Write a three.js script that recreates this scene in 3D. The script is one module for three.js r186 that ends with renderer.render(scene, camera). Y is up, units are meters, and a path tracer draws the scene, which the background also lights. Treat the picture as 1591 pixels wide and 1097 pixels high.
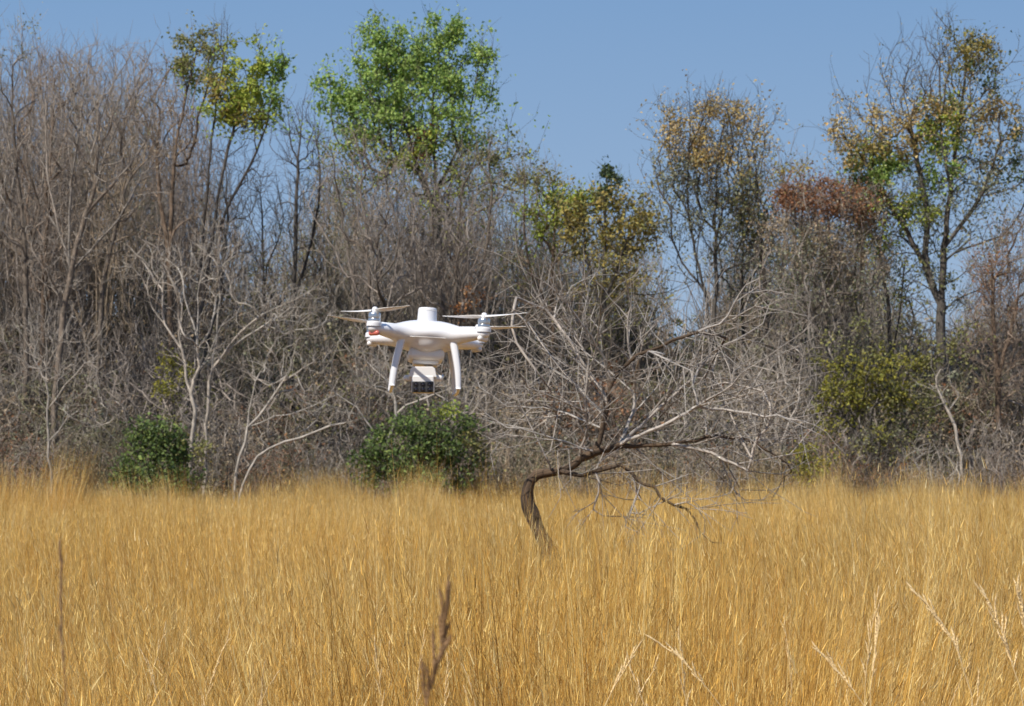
import * as THREE from 'three';
import { MarchingCubes } from 'three/addons/objects/MarchingCubes.js';
import { mergeGeometries } from 'three/addons/utils/BufferGeometryUtils.js';
import { RoundedBoxGeometry } from 'three/addons/geometries/RoundedBoxGeometry.js';

// ---------------------------------------------------------------- camera, sky, sun, exposure
const W = 1591, H = 1097, F = 4092;              // photograph size and focal length in its pixels
const EYE = new THREE.Vector3(0, 1.6, 0), PITCH = Math.atan(166.5 / F);
const scene = new THREE.Scene();
const camera = new THREE.PerspectiveCamera(2 * Math.atan(H / 2 / F) * 180 / Math.PI, W / H, 0.1, 5000);
camera.position.copy(EYE);
camera.rotation.set(PITCH, 0, 0);
camera.focus = 8.5;
camera.userData.fStop = 15;

const SUN_DIR = new THREE.Vector3(-0.5, 0.9, 0.55).normalize();
const sun = new THREE.DirectionalLight(new THREE.Color(1, 0.93, 0.83), 4.9);
sun.name = 'sun';
sun.position.copy(SUN_DIR).multiplyScalar(120).add(new THREE.Vector3(0, 0, -35));
sun.target.position.set(0, 0, -35);
sun.castShadow = true;
sun.shadow.mapSize.set(4096, 4096);
Object.assign(sun.shadow.camera, { left: -45, right: 45, top: 45, bottom: -45, near: 1, far: 260 });
scene.add(sun, sun.target);

{ // clear, slightly hazy blue sky: paler towards the horizon, deeper overhead
  const w = 64, h = 512, data = new Float32Array(w * h * 4);
  const stops = [[-90, .42, .51, .62], [0, .42, .51, .63], [3, .335, .458, .625], [6, .265, .402, .605], [10, .20, .345, .577], [25, .14, .27, .53], [90, .07, .17, .42]];
  for (let y = 0; y < h; y++) {
    const el = ((y + .5) / h - .5) * 180;
    let i = 0; while (i < stops.length - 2 && el > stops[i + 1][0]) i++;
    const a = stops[i], b = stops[i + 1], t = Math.min(1, Math.max(0, (el - a[0]) / (b[0] - a[0])));
    for (let x = 0; x < w; x++) {
      const o = (y * w + x) * 4;
      for (let k = 0; k < 3; k++) data[o + k] = (a[k + 1] + (b[k + 1] - a[k + 1]) * t) / 1.16;
      data[o + 3] = 1;
    }
  }
  const sky = new THREE.DataTexture(data, w, h, THREE.RGBAFormat, THREE.FloatType);
  sky.mapping = THREE.EquirectangularReflectionMapping;
  sky.magFilter = sky.minFilter = THREE.LinearFilter;
  sky.needsUpdate = true;
  scene.background = sky;
  scene.environment = sky;
}
const renderer = new THREE.WebGLRenderer({ antialias: true });
renderer.toneMapping = THREE.LinearToneMapping;
renderer.toneMappingExposure = 1.2;
renderer.shadowMap.enabled = true;

// ---------------------------------------------------------------- helpers
const V = (x, y, z) => new THREE.Vector3(x, y, z);
function rngOf(seed) { let a = seed >>> 0; return () => { a = (a + 0x6D2B79F5) | 0; let t = Math.imul(a ^ (a >>> 15), 1 | a); t = (t + Math.imul(t ^ (t >>> 7), 61 | t)) ^ t; return ((t ^ (t >>> 14)) >>> 0) / 4294967296; }; }
const hash2 = (x, y) => { let h = Math.imul(x | 0, 374761393) + Math.imul(y | 0, 668265263); h = Math.imul(h ^ (h >>> 13), 1274126177); return ((h ^ (h >>> 16)) >>> 0) / 4294967296; };
function noise2(x, y) {
  const i = Math.floor(x), j = Math.floor(y), u = x - i, v = y - j, s = u * u * (3 - 2 * u), t = v * v * (3 - 2 * v);
  return (hash2(i, j) * (1 - s) + hash2(i + 1, j) * s) * (1 - t) + (hash2(i, j + 1) * (1 - s) + hash2(i + 1, j + 1) * s) * t;
}
// the point of the place that lies `depth` metres ahead of the lens in the direction of a photograph pixel
const CP = Math.cos(PITCH), SP = Math.sin(PITCH);
function at(px, py, depth, dz = 0) {
  const x = (px - W / 2) / F, y = (H / 2 - py) / F, dy = y * CP + SP, dzz = -CP + y * SP, k = depth / -dzz;
  return V(EYE.x + x * k, EYE.y + dy * k, -depth + dz);
}
const taken = {};
function numbered(name) { const n = taken[name] = (taken[name] ?? -1) + 1; return n ? `${name}_${String(n).padStart(3, '0')}` : name; }
function tag(o, label, category, group, kind) {
  if (label) o.userData.label = label;
  if (category) o.userData.category = category;
  if (group) o.userData.group = group;
  if (kind) o.userData.kind = kind;
  return o;
}
function base(name, p, label, category, group, kind) {
  const g = new THREE.Group(); g.name = numbered(name); g.position.copy(p); scene.add(g);
  return tag(g, label, category, group, kind);
}
function mesh(name, geo, mat, parent) {
  const m = new THREE.Mesh(geo, mat); m.name = name; m.castShadow = m.receiveShadow = true; parent.add(m); return m;
}
function geoOf(pos, nor, idx, col, uv) {
  const g = new THREE.BufferGeometry();
  g.setAttribute('position', new THREE.Float32BufferAttribute(pos, 3));
  if (nor) g.setAttribute('normal', new THREE.Float32BufferAttribute(nor, 3));
  if (col) g.setAttribute('color', new THREE.Float32BufferAttribute(col, 3));
  if (uv) g.setAttribute('uv', new THREE.Float32BufferAttribute(uv, 2));
  if (idx) g.setIndex(idx);
  if (!nor) g.computeVertexNormals();
  return g;
}

// ---------------------------------------------------------------- materials
function barkTexture(seed, lo, hi) {   // fissured bark: long streaks and lichen blotches
  const w = 128, h = 256, d = new Uint8Array(w * h * 4), r = rngOf(seed), ox = r() * 900, oy = r() * 900;
  for (let y = 0; y < h; y++) for (let x = 0; x < w; x++) {
    const wrap = (fx, fy) => { const a = noise2(ox + x * fx, oy + y * fy), b = noise2(ox + (x - w) * fx, oy + y * fy); const t = x / w; return a * (1 - t) + b * t; };
    let n = .45 * wrap(.22, .035) + .3 * wrap(.5, .09) + .25 * wrap(.06, .05);
    n = Math.min(1, Math.max(0, (n - .25) * 1.9));
    const o = (y * w + x) * 4, v = 255 * (lo + (hi - lo) * n);
    d[o] = v; d[o + 1] = v; d[o + 2] = v; d[o + 3] = 255;
  }
  const t = new THREE.DataTexture(d, w, h); t.wrapS = t.wrapT = THREE.RepeatWrapping; t.magFilter = THREE.LinearFilter; t.colorSpace = THREE.SRGBColorSpace; t.needsUpdate = true; return t;
}
const barkMap = barkTexture(5, .55, 1);
const barkBump = barkMap.clone(); barkBump.colorSpace = THREE.NoColorSpace; barkBump.needsUpdate = true;
const wood = (r, g, b) => new THREE.MeshStandardMaterial({ color: new THREE.Color().setRGB(r, g, b), map: barkMap, bumpMap: barkBump, bumpScale: .004, roughness: .95, vertexColors: true });
const M = {
  grey: wood(.50, .44, .375), mauve: wood(.49, .42, .36), brown: wood(.46, .35, .26), dark: wood(.16, .14, .12), pale: wood(.70, .63, .54),
  tan: wood(.56, .44, .31), mossy: wood(.32, .285, .165), dead: wood(.70, .63, .555), deadTrunk: wood(.15, .10, .062), stem: wood(.26, .21, .165), stemBrown: wood(.25, .175, .12),
  leaf: new THREE.MeshPhysicalMaterial({ color: 0xffffff, vertexColors: true, roughness: .9, specularIntensity: .4, transmission: .42, thickness: 0, side: THREE.DoubleSide }),
  grass: new THREE.MeshPhysicalMaterial({ color: 0xffffff, vertexColors: true, roughness: 1, specularIntensity: .25, transmission: .35, thickness: 0, side: THREE.DoubleSide }),
  stalk: new THREE.MeshStandardMaterial({ color: 0xffffff, vertexColors: true, roughness: .8, side: THREE.DoubleSide }),
  white: new THREE.MeshPhysicalMaterial({ color: new THREE.Color().setRGB(.70, .705, .725), roughness: .32, clearcoat: .25, clearcoatRoughness: .25 }),
  cream: new THREE.MeshStandardMaterial({ color: new THREE.Color().setRGB(.74, .73, .71), roughness: .45 }),
  black: new THREE.MeshStandardMaterial({ color: new THREE.Color().setRGB(.012, .012, .013), roughness: .3 }),
  dimBlack: new THREE.MeshStandardMaterial({ color: new THREE.Color().setRGB(.03, .03, .032), roughness: .55 }),
  glass: new THREE.MeshPhysicalMaterial({ color: new THREE.Color().setRGB(.02, .02, .03), roughness: .05, clearcoat: 1 }),
  metal: new THREE.MeshStandardMaterial({ color: new THREE.Color().setRGB(.56, .58, .60), roughness: .28, metalness: .9 }),
  blade: new THREE.MeshStandardMaterial({ color: new THREE.Color().setRGB(.80, .80, .79), roughness: .4 }),
  redLens: new THREE.MeshPhysicalMaterial({ color: new THREE.Color().setRGB(.60, .16, .12), roughness: .2, clearcoat: .6 }),
};

// ---------------------------------------------------------------- ground
{
  const N = 96, S = 3000, pos = [], idx = [], uv = [];
  const warp = (t) => Math.sign(t) * (Math.abs(t) * 60 + Math.pow(Math.abs(t), 5) * (S - 60));
  for (let j = 0; j <= N; j++) for (let i = 0; i <= N; i++) {
    const x = warp(i / N * 2 - 1), z = warp(j / N * 2 - 1) - 30;
    pos.push(x, Math.abs(x) < 90 && Math.abs(z + 30) < 90 ? .05 * (noise2(x * .7 + 40, z * .7 + 40) - .5) - .02 : -.02, z); uv.push(x, z);
  }
  for (let j = 0; j < N; j++) for (let i = 0; i < N; i++) { const a = j * (N + 1) + i; idx.push(a, a + N + 1, a + 1, a + 1, a + N + 1, a + N + 2); }
  const w = 256, d = new Uint8Array(w * w * 4);
  for (let y = 0; y < w; y++) for (let x = 0; x < w; x++) {
    const n = .5 * noise2(x * .9, y * .12) + .3 * noise2(x * .15 + 9, y * .8) + .2 * noise2(x * .04, y * .04), o = (y * w + x) * 4;
    d[o] = 80 + 120 * n; d[o + 1] = 62 + 96 * n; d[o + 2] = 36 + 52 * n; d[o + 3] = 255;
  }
  const t = new THREE.DataTexture(d, w, w); t.wrapS = t.wrapT = THREE.MirroredRepeatWrapping; t.repeat.set(.6, .6); t.magFilter = THREE.LinearFilter; t.colorSpace = THREE.SRGBColorSpace; t.needsUpdate = true;
  const g = mesh('ground', geoOf(pos, null, idx, null, uv), new THREE.MeshStandardMaterial({ map: t, roughness: 1 }), scene);
  tag(g, 'dry soil and straw litter beneath the grass', 'ground', null, 'structure');
}

// ---------------------------------------------------------------- skeletons of branches
class Skeleton {
  constructor(seed) { this.r = rngOf(seed); this.x = []; this.y = []; this.z = []; this.par = []; this.dx = []; this.dy = []; this.dz = []; }
  add(p, par) {
    const i = this.x.length; this.x.push(p.x); this.y.push(p.y); this.z.push(p.z); this.par.push(par);
    let d = V(0, 1, 0);
    if (par >= 0) { d = V(p.x - this.x[par], p.y - this.y[par], p.z - this.z[par]); d.normalize(); }
    this.dx.push(d.x); this.dy.push(d.y); this.dz.push(d.z);
    return i;
  }
  pos(i) { return V(this.x[i], this.y[i], this.z[i]); }
  nearest(p) { let b = 0, bd = 1e9; for (let i = 0; i < this.x.length; i++) { const d = (this.x[i] - p.x) ** 2 + (this.y[i] - p.y) ** 2 + (this.z[i] - p.z) ** 2; if (d < bd) { bd = d; b = i; } } return b; }
  line(points, step = .25, wob = .012, par = -1) {             // a drawn limb: spline through points
    if (par < 0 && this.x.length) { par = this.nearest(points[0]); points = [this.pos(par), ...points.slice(1)]; }
    const c = new THREE.CatmullRomCurve3(points, false, 'centripetal'), n = Math.max(2, Math.ceil(c.getLength() / step)), out = [];
    for (let k = par >= 0 ? 1 : 0; k <= n; k++) {
      const p = c.getPointAt(k / n); if (k && k < n) p.add(V(this.r() - .5, this.r() - .5, this.r() - .5).multiplyScalar(wob * 2));
      par = this.add(p, par); out.push(par);
    }
    return out;
  }
  reach(t, { step = .28, up = .5, wob = .06, from = 0, ahead = .6, curve = .35 } = {}) {   // a branch grown from the best place of the tree to t
    let b = from, bc = 1e9; const n = this.x.length;
    for (let i = from; i < n; i++) {
      const vx = t.x - this.x[i], vy = t.y - this.y[i], vz = t.z - this.z[i], L = Math.sqrt(vx * vx + vy * vy + vz * vz) + 1e-6;
      if (L > bc) continue;
      const cs = (vx * this.dx[i] + vy * this.dy[i] + vz * this.dz[i]) / L;
      const c = L * (1 + ahead * (1 - cs) + up * (1 - vy / L));
      if (c < bc) { bc = c; b = i; }
    }
    const p0 = this.pos(b), d0 = V(this.dx[b], this.dy[b], this.dz[b]), v = t.clone().sub(p0), L = v.length();
    if (L < .04) return [b];
    const mid = p0.clone().addScaledVector(d0, L * curve * .6).addScaledVector(v, .5 - curve * .3);
    const k = Math.max(2, Math.round(L / step)), out = []; let par = b;
    for (let s = 1; s <= k; s++) {
      const u = s / k, p = p0.clone().multiplyScalar((1 - u) ** 2).addScaledVector(mid, 2 * u * (1 - u)).addScaledVector(t, u * u);
      if (s < k) p.add(V(this.r() - .5, this.r() - .5, this.r() - .5).multiplyScalar(wob * L / Math.sqrt(k) * 1.4));
      par = this.add(p, par); out.push(par);
    }
    return out;
  }
  sprout(chance, len, { up = .25, from = 0, spread = .9 } = {}) {   // short side twigs
    const n = this.x.length, kids = new Uint16Array(n); for (let i = 0; i < n; i++) if (this.par[i] >= 0) kids[this.par[i]]++;
    const r = this.r;
    for (let i = from; i < n; i++) {
      if (r() > chance) continue;
      const d = V(this.dx[i], this.dy[i], this.dz[i]).addScaledVector(V(r() - .5, r() - .5, r() - .5).normalize(), spread); d.y += up; d.normalize();
      const L = len * (.45 + r());
      const q = this.pos(i).addScaledVector(d, L * .5).add(V(r() - .5, r() - .5, r() - .5).multiplyScalar(L * .12));
      const a = this.add(q, i); d.y += up * .5; d.add(V(r() - .5, r() - .5, r() - .5).multiplyScalar(.5)).normalize();
      this.add(q.addScaledVector(d, L * .5), a);
    }
  }
  shoots(ids, chance, len, angle, { step = .1, up = .05, bend = .05, far = null } = {}) {   // long fairly straight side shoots; returns their nodes
    const r = this.r, out = [];
    for (const i of ids) {
      if (r() > chance) continue;
      const d0 = V(this.dx[i], this.dy[i], this.dz[i]), s = V(r() - .5, r() - .5, r() - .5).cross(d0).normalize(), a = angle * (.55 + .9 * r());
      const d = d0.multiplyScalar(Math.cos(a)).addScaledVector(s, Math.sin(a)); d.y += up; d.normalize();
      const L = len * (.4 + 1.1 * r()), n = Math.max(2, Math.round(L / step)), q = this.pos(i); let par = i;
      for (let k = 0; k < n; k++) { d.add(V(r() - .5, r() - .5, r() - .5).multiplyScalar(bend * 2)).normalize(); q.addScaledVector(d, L / n); if (q.y < .5 || (far && far(q))) break; par = this.add(q, par); out.push(par); }
    }
    return out;
  }
  radii(tip, R) {
    const n = this.x.length, kids = new Uint16Array(n); let tips = 0;
    for (let i = 0; i < n; i++) if (this.par[i] >= 0) kids[this.par[i]]++;
    for (let i = 0; i < n; i++) if (!kids[i]) tips++;
    const e = Math.min(3.4, Math.max(1.6, Math.log(Math.max(tips, 4)) / Math.log(R / tip))), acc = new Float64Array(n), rad = new Float32Array(n);
    for (let i = n - 1; i >= 0; i--) { const s = acc[i] || Math.pow(tip, e); rad[i] = Math.pow(s, 1 / e); if (this.par[i] >= 0) acc[this.par[i]] += Math.pow(rad[i] * 1.0015, e); }
    this.rad = rad; return rad;
  }
  geometries(cuts, origin, tone = .22) {      // one geometry for each band of thickness: [thickest ... thinnest]
    const n = this.x.length, rad = this.rad, next = new Int32Array(n).fill(-1);
    for (let i = 1; i < n; i++) { const p = this.par[i]; if (p >= 0 && (next[p] < 0 || rad[i] > rad[next[p]])) next[p] = i; }
    const bands = [...cuts, 0].map(() => ({ pos: [], nor: [], idx: [], col: [], uv: [] }));
    const emit = (chain) => {
      const r0 = rad[chain[Math.min(1, chain.length - 1)]], root = this.par[chain[0]] < 0;
      let bi = cuts.findIndex((c) => r0 >= c); if (bi < 0) bi = cuts.length; if (root) bi = 0;
      const B = bands[bi], sides = r0 > .03 ? 9 : r0 > .012 ? 5 : 3, tv = 1 + tone * (this.r() * 2 - 1), tw = 1 + .05 * (this.r() - .5);
      let ref = Math.abs(this.dy[chain[0]]) > .8 ? V(1, 0, 0) : V(0, 1, 0), len = this.r() * 5, last = null;
      const v0 = B.pos.length / 3;
      chain.forEach((i, k) => {
        const p = this.pos(i), q = chain[Math.min(k + 1, chain.length - 1)], o = chain[Math.max(k - 1, 0)];
        const d = this.pos(q).sub(this.pos(o)); if (d.lengthSq() < 1e-12) d.set(0, 1, 0); d.normalize();
        const a = V().crossVectors(d, ref).normalize(), b = V().crossVectors(d, a);
        ref = b.clone().negate();
        if (last) len += p.distanceTo(last); last = p;
        const end = k === chain.length - 1, rr = end ? rad[i] * .45 : (k === 0 && !root) ? Math.min(rad[i], r0 * 1.15) : rad[i];
        for (let s = 0; s <= sides; s++) {
          const th = s / sides * Math.PI * 2, c = Math.cos(th), w = Math.sin(th);
          const bump = sides > 5 ? 1 + .09 * Math.sin(th * 3 + len * 2.1) + .05 * Math.sin(th * 5 - len * 5) : 1;
          const nx = a.x * c + b.x * w, ny = a.y * c + b.y * w, nz = a.z * c + b.z * w;
          B.pos.push(p.x + nx * rr * bump - origin.x, p.y + ny * rr * bump - origin.y, p.z + nz * rr * bump - origin.z);
          B.nor.push(nx, ny, nz); B.col.push(tv * tw, tv, tv / tw); B.uv.push(s / sides * Math.max(1, Math.round(rr * 20)), len * 1.2);
        }
        if (k) for (let s = 0; s < sides; s++) { const u = v0 + (k - 1) * (sides + 1) + s, w2 = u + sides + 1; B.idx.push(u, u + 1, w2, u + 1, w2 + 1, w2); }
      });
    };
    for (let i = 0; i < n; i++) {
      const p = this.par[i]; if (p >= 0 && next[p] === i) continue;
      const chain = p >= 0 ? [p, i] : [i]; let c = next[i]; while (c >= 0) { chain.push(c); c = next[c]; }
      if (chain.length > 1) emit(chain);
    }
    return bands.map((B) => B.idx.length ? geoOf(B.pos, B.nor, B.idx, B.col, B.uv) : null);
  }
}
const inBall = (r) => { for (;;) { const v = V(r() * 2 - 1, r() * 2 - 1, r() * 2 - 1); if (v.lengthSq() <= 1) return v; } };

class Leaves {                                  // many small folded leaf blades, each its own colour
  constructor(seed) { this.r = rngOf(seed); this.pos = []; this.idx = []; this.col = []; }
  leaf(p, size, c, droop = .2) {
    const r = this.r, d = V(r() - .5, r() - .5 - droop, r() - .5).normalize(), s = V(r() - .5, r() - .5, r() - .5).cross(d).normalize(), u = V().crossVectors(d, s);
    const L = size * (.7 + .6 * r()), w = L * (.26 + .14 * r()), f = .2 + .5 * r(), v = this.pos.length / 3;
    const P = (a, b, h) => this.pos.push(p.x + d.x * a + s.x * b + u.x * h, p.y + d.y * a + s.y * b + u.y * h, p.z + d.z * a + s.z * b + u.z * h);
    P(0, 0, 0); P(L * .45, w, w * f); P(L, 0, -L * .1); P(L * .45, -w, w * f);
    const k = .75 + .5 * r(), g = 1 + .16 * (r() - .5);
    for (let i = 0; i < 4; i++) this.col.push(c[0] * k * g, c[1] * k, c[2] * k / g);
    this.idx.push(v, v + 1, v + 2, v, v + 2, v + 3);
  }
  geometry() { return geoOf(this.pos, null, this.idx, this.col); }
}
const LC = {   // leaf colours (linear)
  green: [[.27, .41, .09], [.34, .47, .12], [.21, .33, .07], [.41, .53, .15]],
  yellowGreen: [[.384, .456, .072], [.468, .504, .084], [.288, .372, .060]],
  olive: [[.264, .264, .088], [.319, .297, .110], [.209, .220, .077]],
  ochre: [[.440, .352, .099], [.374, .297, .088], [.308, .297, .088]],
  orange: [[.60, .42, .15], [.64, .48, .22], [.52, .40, .13], [.58, .50, .28]],
  russet: [[.33, .15, .07], [.38, .20, .10], [.27, .14, .08]],
  rust: [[.48, .22, .08], [.54, .30, .14], [.38, .17, .07]],
  greyGreen: [[.31, .32, .20], [.36, .35, .23], [.25, .27, .16]],
  dark: [[.085, .13, .05], [.11, .155, .06], [.07, .105, .045]],
  bush: [[.11, .175, .045], [.155, .225, .06], [.08, .13, .038], [.23, .30, .08]],
  oliveDark: [[.30, .29, .05], [.38, .35, .06], [.23, .23, .045]],
  tan: [[.45, .36, .24], [.40, .30, .19], [.48, .40, .28]],
};

// A tree or bush. Pixels are photograph pixels; everything is turned into metres at the given depth.
// zones: [px, py, rx, ry, count, leafColour?, leavesPerTip?, leafSize?]
function tree(o) {
  const { name, label, category = 'tree', group, depth, seed, trunks, limbs = [], zones = [], R: R0 = .09, tip = .0035, bark = M.grey, sproutChance = .4, sproutLen = .35, opts = {}, cuts = [.03, .009], deep = .8, limbWob = .02 } = o;
  const S = new Skeleton(seed), r = S.r, pix = depth / F, R = R0 * (category === 'bush' ? 1 : bark === M.grey || bark === M.tan ? .66 : .76);
  const P = (a) => at(a[0], a[1], depth, a[2] || 0);
  const first = P(trunks[0][0]), origin = V(first.x, 0, first.z), L = new Leaves(seed + 1);
  const all = trunks.map((t, k) => { const pts = t.map(P); if (k === 0) pts.unshift(V(pts[0].x, -.05, pts[0].z)); return pts; });
  all.forEach((pts) => S.line(pts, .3, limbWob));
  limbs.forEach((l) => S.line(l.map(P), .22, limbWob));
  const from = Math.min(4, S.x.length - 1), n0 = S.x.length;
  const goals = [];
  for (const z of zones) {
    const [cx, cy, rx, ry, n0, lc, ln, ls] = z, c = at(cx, cy, depth), n = Math.round(n0 * (lc ? 1 : 1.6));
    const nc = lc ? Math.max(3, Math.round(n / 10)) : 0, cl = []; for (let k = 0; k < nc; k++) cl.push(inBall(r).multiplyScalar(1.2));
    for (let k = 0; k < n; k++) { let q = inBall(r); const u = r(), stray = lc && u > (category === 'bush' ? .72 : .70); if (lc && u < .68) q.multiplyScalar(.26).add(cl[Math.floor(r() * nc)]); if (stray) q.multiplyScalar(category === 'bush' ? 1.5 : 1.8); goals.push({ p: V(c.x + q.x * rx * pix, c.y + q.y * ry * pix, c.z + q.z * Math.min(rx, 90) * pix * deep + (z[8] || 0)), lc, ln: (ln || 0) * (stray ? .5 : 1), ls: ls || .085 }); }
  }
  const origin3 = S.pos(Math.floor(n0 * .6));
  goals.forEach((g) => g.k = g.p.distanceTo(origin3) * (.5 + r()));
  goals.sort((a, b) => a.k - b.k);
  for (const g of goals) {
    const path = S.reach(g.p, { from, ...opts });
    if (g.lc) for (let k = 0; k < g.ln; k++) {
      const a = S.pos(path[Math.floor(path.length * (.4 + .6 * r()) * .999)]).addScaledVector(inBall(r), .17).sub(origin);
      const cs = LC[g.lc]; L.leaf(a, g.ls, cs[Math.floor(r() * cs.length)]);
    }
  }
  S.sprout(sproutChance, sproutLen, { from, up: opts.sproutUp ?? .25 });
  S.radii(tip, R);
  const root = base(name, origin, label, category, group);
  const G = S.geometries(cuts, origin);
  ['trunk', 'branches', 'twigs'].forEach((nm, k) => { if (!G[k]) return; const m = mesh(category === 'bush' && k === 0 ? 'stems' : nm, G[k], k === 0 && (bark === M.grey || bark === M.tan || bark === M.mauve) ? M.stem : k === 0 && bark === M.brown ? M.stemBrown : bark, root); if (k === 2) m.userData.kind = 'stuff'; });
  if (L.idx.length) mesh('foliage', L.geometry(), M.leaf, root);
  return root;
}

// ---------------------------------------------------------------- trees of the wood edge
const UP = { up: 1.0, ahead: .9 };
// left: tall bare fans
tree({ name: 'bare_tree', label: 'tall thin bare grey tree at the far left edge of the wood', depth: 55, seed: 11, bark: M.grey, R: .085, opts: UP,
  trunks: [[[38, 780], [40, 560], [38, 380], [22, 220], [18, 60]], [[40, 420], [70, 250], [60, 90]]], limbs: [[[30, 300], [4, 180], [-20, 90]]],
  zones: [[25, 160, 65, 130, 330], [40, 330, 70, 110, 200], [-30, 200, 60, 140, 140], [25, 70, 40, 40, 40, 'greyGreen', 4, .06]] });
tree({ name: 'bare_tree', label: 'bare grey tree leaning right, its fan of branches reaching the sky at left', depth: 54, seed: 12, bark: M.grey, R: .095, opts: UP,
  trunks: [[[78, 780], [88, 600], [105, 450], [135, 330], [180, 200], [250, 50]], [[105, 450], [110, 300], [125, 190], [140, 80]], [[135, 330], [205, 250], [275, 150]]],
  limbs: [[[150, 290], [160, 170], [210, 70]], [[110, 420], [75, 280], [70, 120]], [[120, 420], [190, 330], [235, 240]]],
  zones: [[165, 130, 100, 75, 420], [120, 200, 80, 100, 260], [200, 250, 80, 90, 220], [110, 380, 80, 90, 150]] });
tree({ name: 'bare_tree', label: 'brownish bare tree with dense upright twigs near the left edge', depth: 57, seed: 13, bark: M.brown, R: .08, opts: UP,
  trunks: [[[62, 780], [66, 560], [74, 330], [84, 160]]], zones: [[75, 220, 45, 110, 330, 'tan', 1, .05], [70, 380, 60, 90, 180], [95, 120, 60, 50, 120]] });
tree({ name: 'bare_tree', label: 'bare tree with pale ascending branches between the leaning tree and green-topped trees', depth: 56, seed: 14, bark: M.tan, R: .075, opts: UP,
  trunks: [[[150, 780], [152, 620], [160, 450], [185, 330], [205, 210]], [[160, 450], [130, 380], [120, 260]]],
  zones: [[195, 230, 60, 100, 260], [160, 360, 80, 90, 220], [215, 120, 30, 50, 70]] });
// brown column with a green-brown head
tree({ name: 'leafy_tree', label: 'narrow brown-twigged tree with olive leaves on its head left of centre', depth: 58, seed: 15, bark: M.brown, R: .09, opts: UP,
  trunks: [[[268, 780], [266, 560], [264, 380], [274, 230], [305, 80]], [[264, 380], [245, 280], [248, 170]]],
  zones: [[262, 190, 42, 80, 380, 'tan', 2, .05], [308, 85, 34, 36, 150, 'olive', 12, .075], [300, 110, 30, 30, 60, 'yellowGreen', 8, .075], [262, 320, 50, 70, 190, 'tan', 1, .05], [215, 170, 30, 40, 60, 'greyGreen', 3, .06]] });
tree({ name: 'leafy_tree', label: 'dark slender forked tree carrying bright yellow-green leaf clumps above bare branches', depth: 56, seed: 16, bark: M.dark, R: .075, opts: UP,
  trunks: [[[304, 780], [303, 560], [316, 360], [332, 190], [352, 70]], [[303, 520], [325, 400], [345, 270], [378, 150], [402, 90]], [[325, 400], [360, 310], [405, 220], [428, 130]], [[303, 600], [338, 470], [352, 360], [350, 240]]],
  zones: [[372, 165, 42, 30, 170, 'yellowGreen', 13, .085], [345, 150, 20, 32, 80, 'ochre', 9, .08], [397, 108, 15, 40, 60, 'yellowGreen', 13, .085], [428, 130, 16, 45, 80, 'green', 12, .085], [355, 88, 12, 24, 34, 'yellowGreen', 11, .085], [380, 178, 24, 16, 50, 'ochre', 12, .08], [360, 270, 70, 80, 210], [345, 380, 70, 90, 200], [345, 50, 14, 30, 18]] });
tree({ name: 'bare_tree', label: 'dark bare tree with thin twin stems just left of the big green tree', depth: 58, seed: 17, bark: M.dark, R: .07, opts: UP,
  trunks: [[[455, 790], [452, 560], [458, 400], [462, 270], [470, 165]], [[452, 480], [482, 380], [498, 290], [488, 180]]],
  zones: [[475, 230, 38, 80, 150], [470, 350, 55, 90, 180], [440, 200, 25, 60, 50]] });
tree({ name: 'bare_tree', label: 'thin dark bare sapling below the yellow-green leaf clumps', depth: 60, seed: 18, bark: M.dark, R: .05, opts: UP,
  trunks: [[[410, 790], [412, 560], [410, 420], [404, 300]]], zones: [[408, 330, 40, 80, 130], [412, 440, 45, 60, 110]] });
// the big green tree
tree({ name: 'green_tree', label: 'tallest bright green leafy tree rising above the bare trees near the centre', depth: 60, seed: 20, bark: M.dark, R: .12, opts: UP, sproutChance: .25,
  trunks: [[[684, 790], [682, 560], [681, 400], [676, 270], [672, 170], [690, 40]], [[681, 330], [640, 230], [610, 130], [590, 70]], [[678, 300], [720, 210], [742, 110]], [[660, 270], [580, 210], [525, 150]]],
  zones: [[692, 50, 22, 32, 110, 'green', 12], [672, 90, 32, 36, 130, 'green', 12], [612, 95, 50, 42, 300, 'green', 12], [590, 58, 24, 26, 60, 'green', 10], [735, 112, 34, 45, 170, 'green', 11], [650, 140, 70, 40, 300, 'green', 11], [528, 150, 32, 36, 120, 'green', 11], [580, 165, 50, 30, 170, 'green', 10], [650, 195, 120, 38, 430, 'green', 10], [640, 235, 110, 35, 240, 'yellowGreen', 6], [650, 285, 110, 45, 260, 'yellowGreen', 4, .075], [600, 260, 80, 40, 120, 'olive', 5, .075], [740, 270, 60, 40, 110, 'olive', 5, .075], [790, 250, 35, 35, 80, 'olive', 7], [658, 228, 16, 30, 70, 'rust', 11, .09], [685, 380, 50, 90, 120]] });
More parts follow.
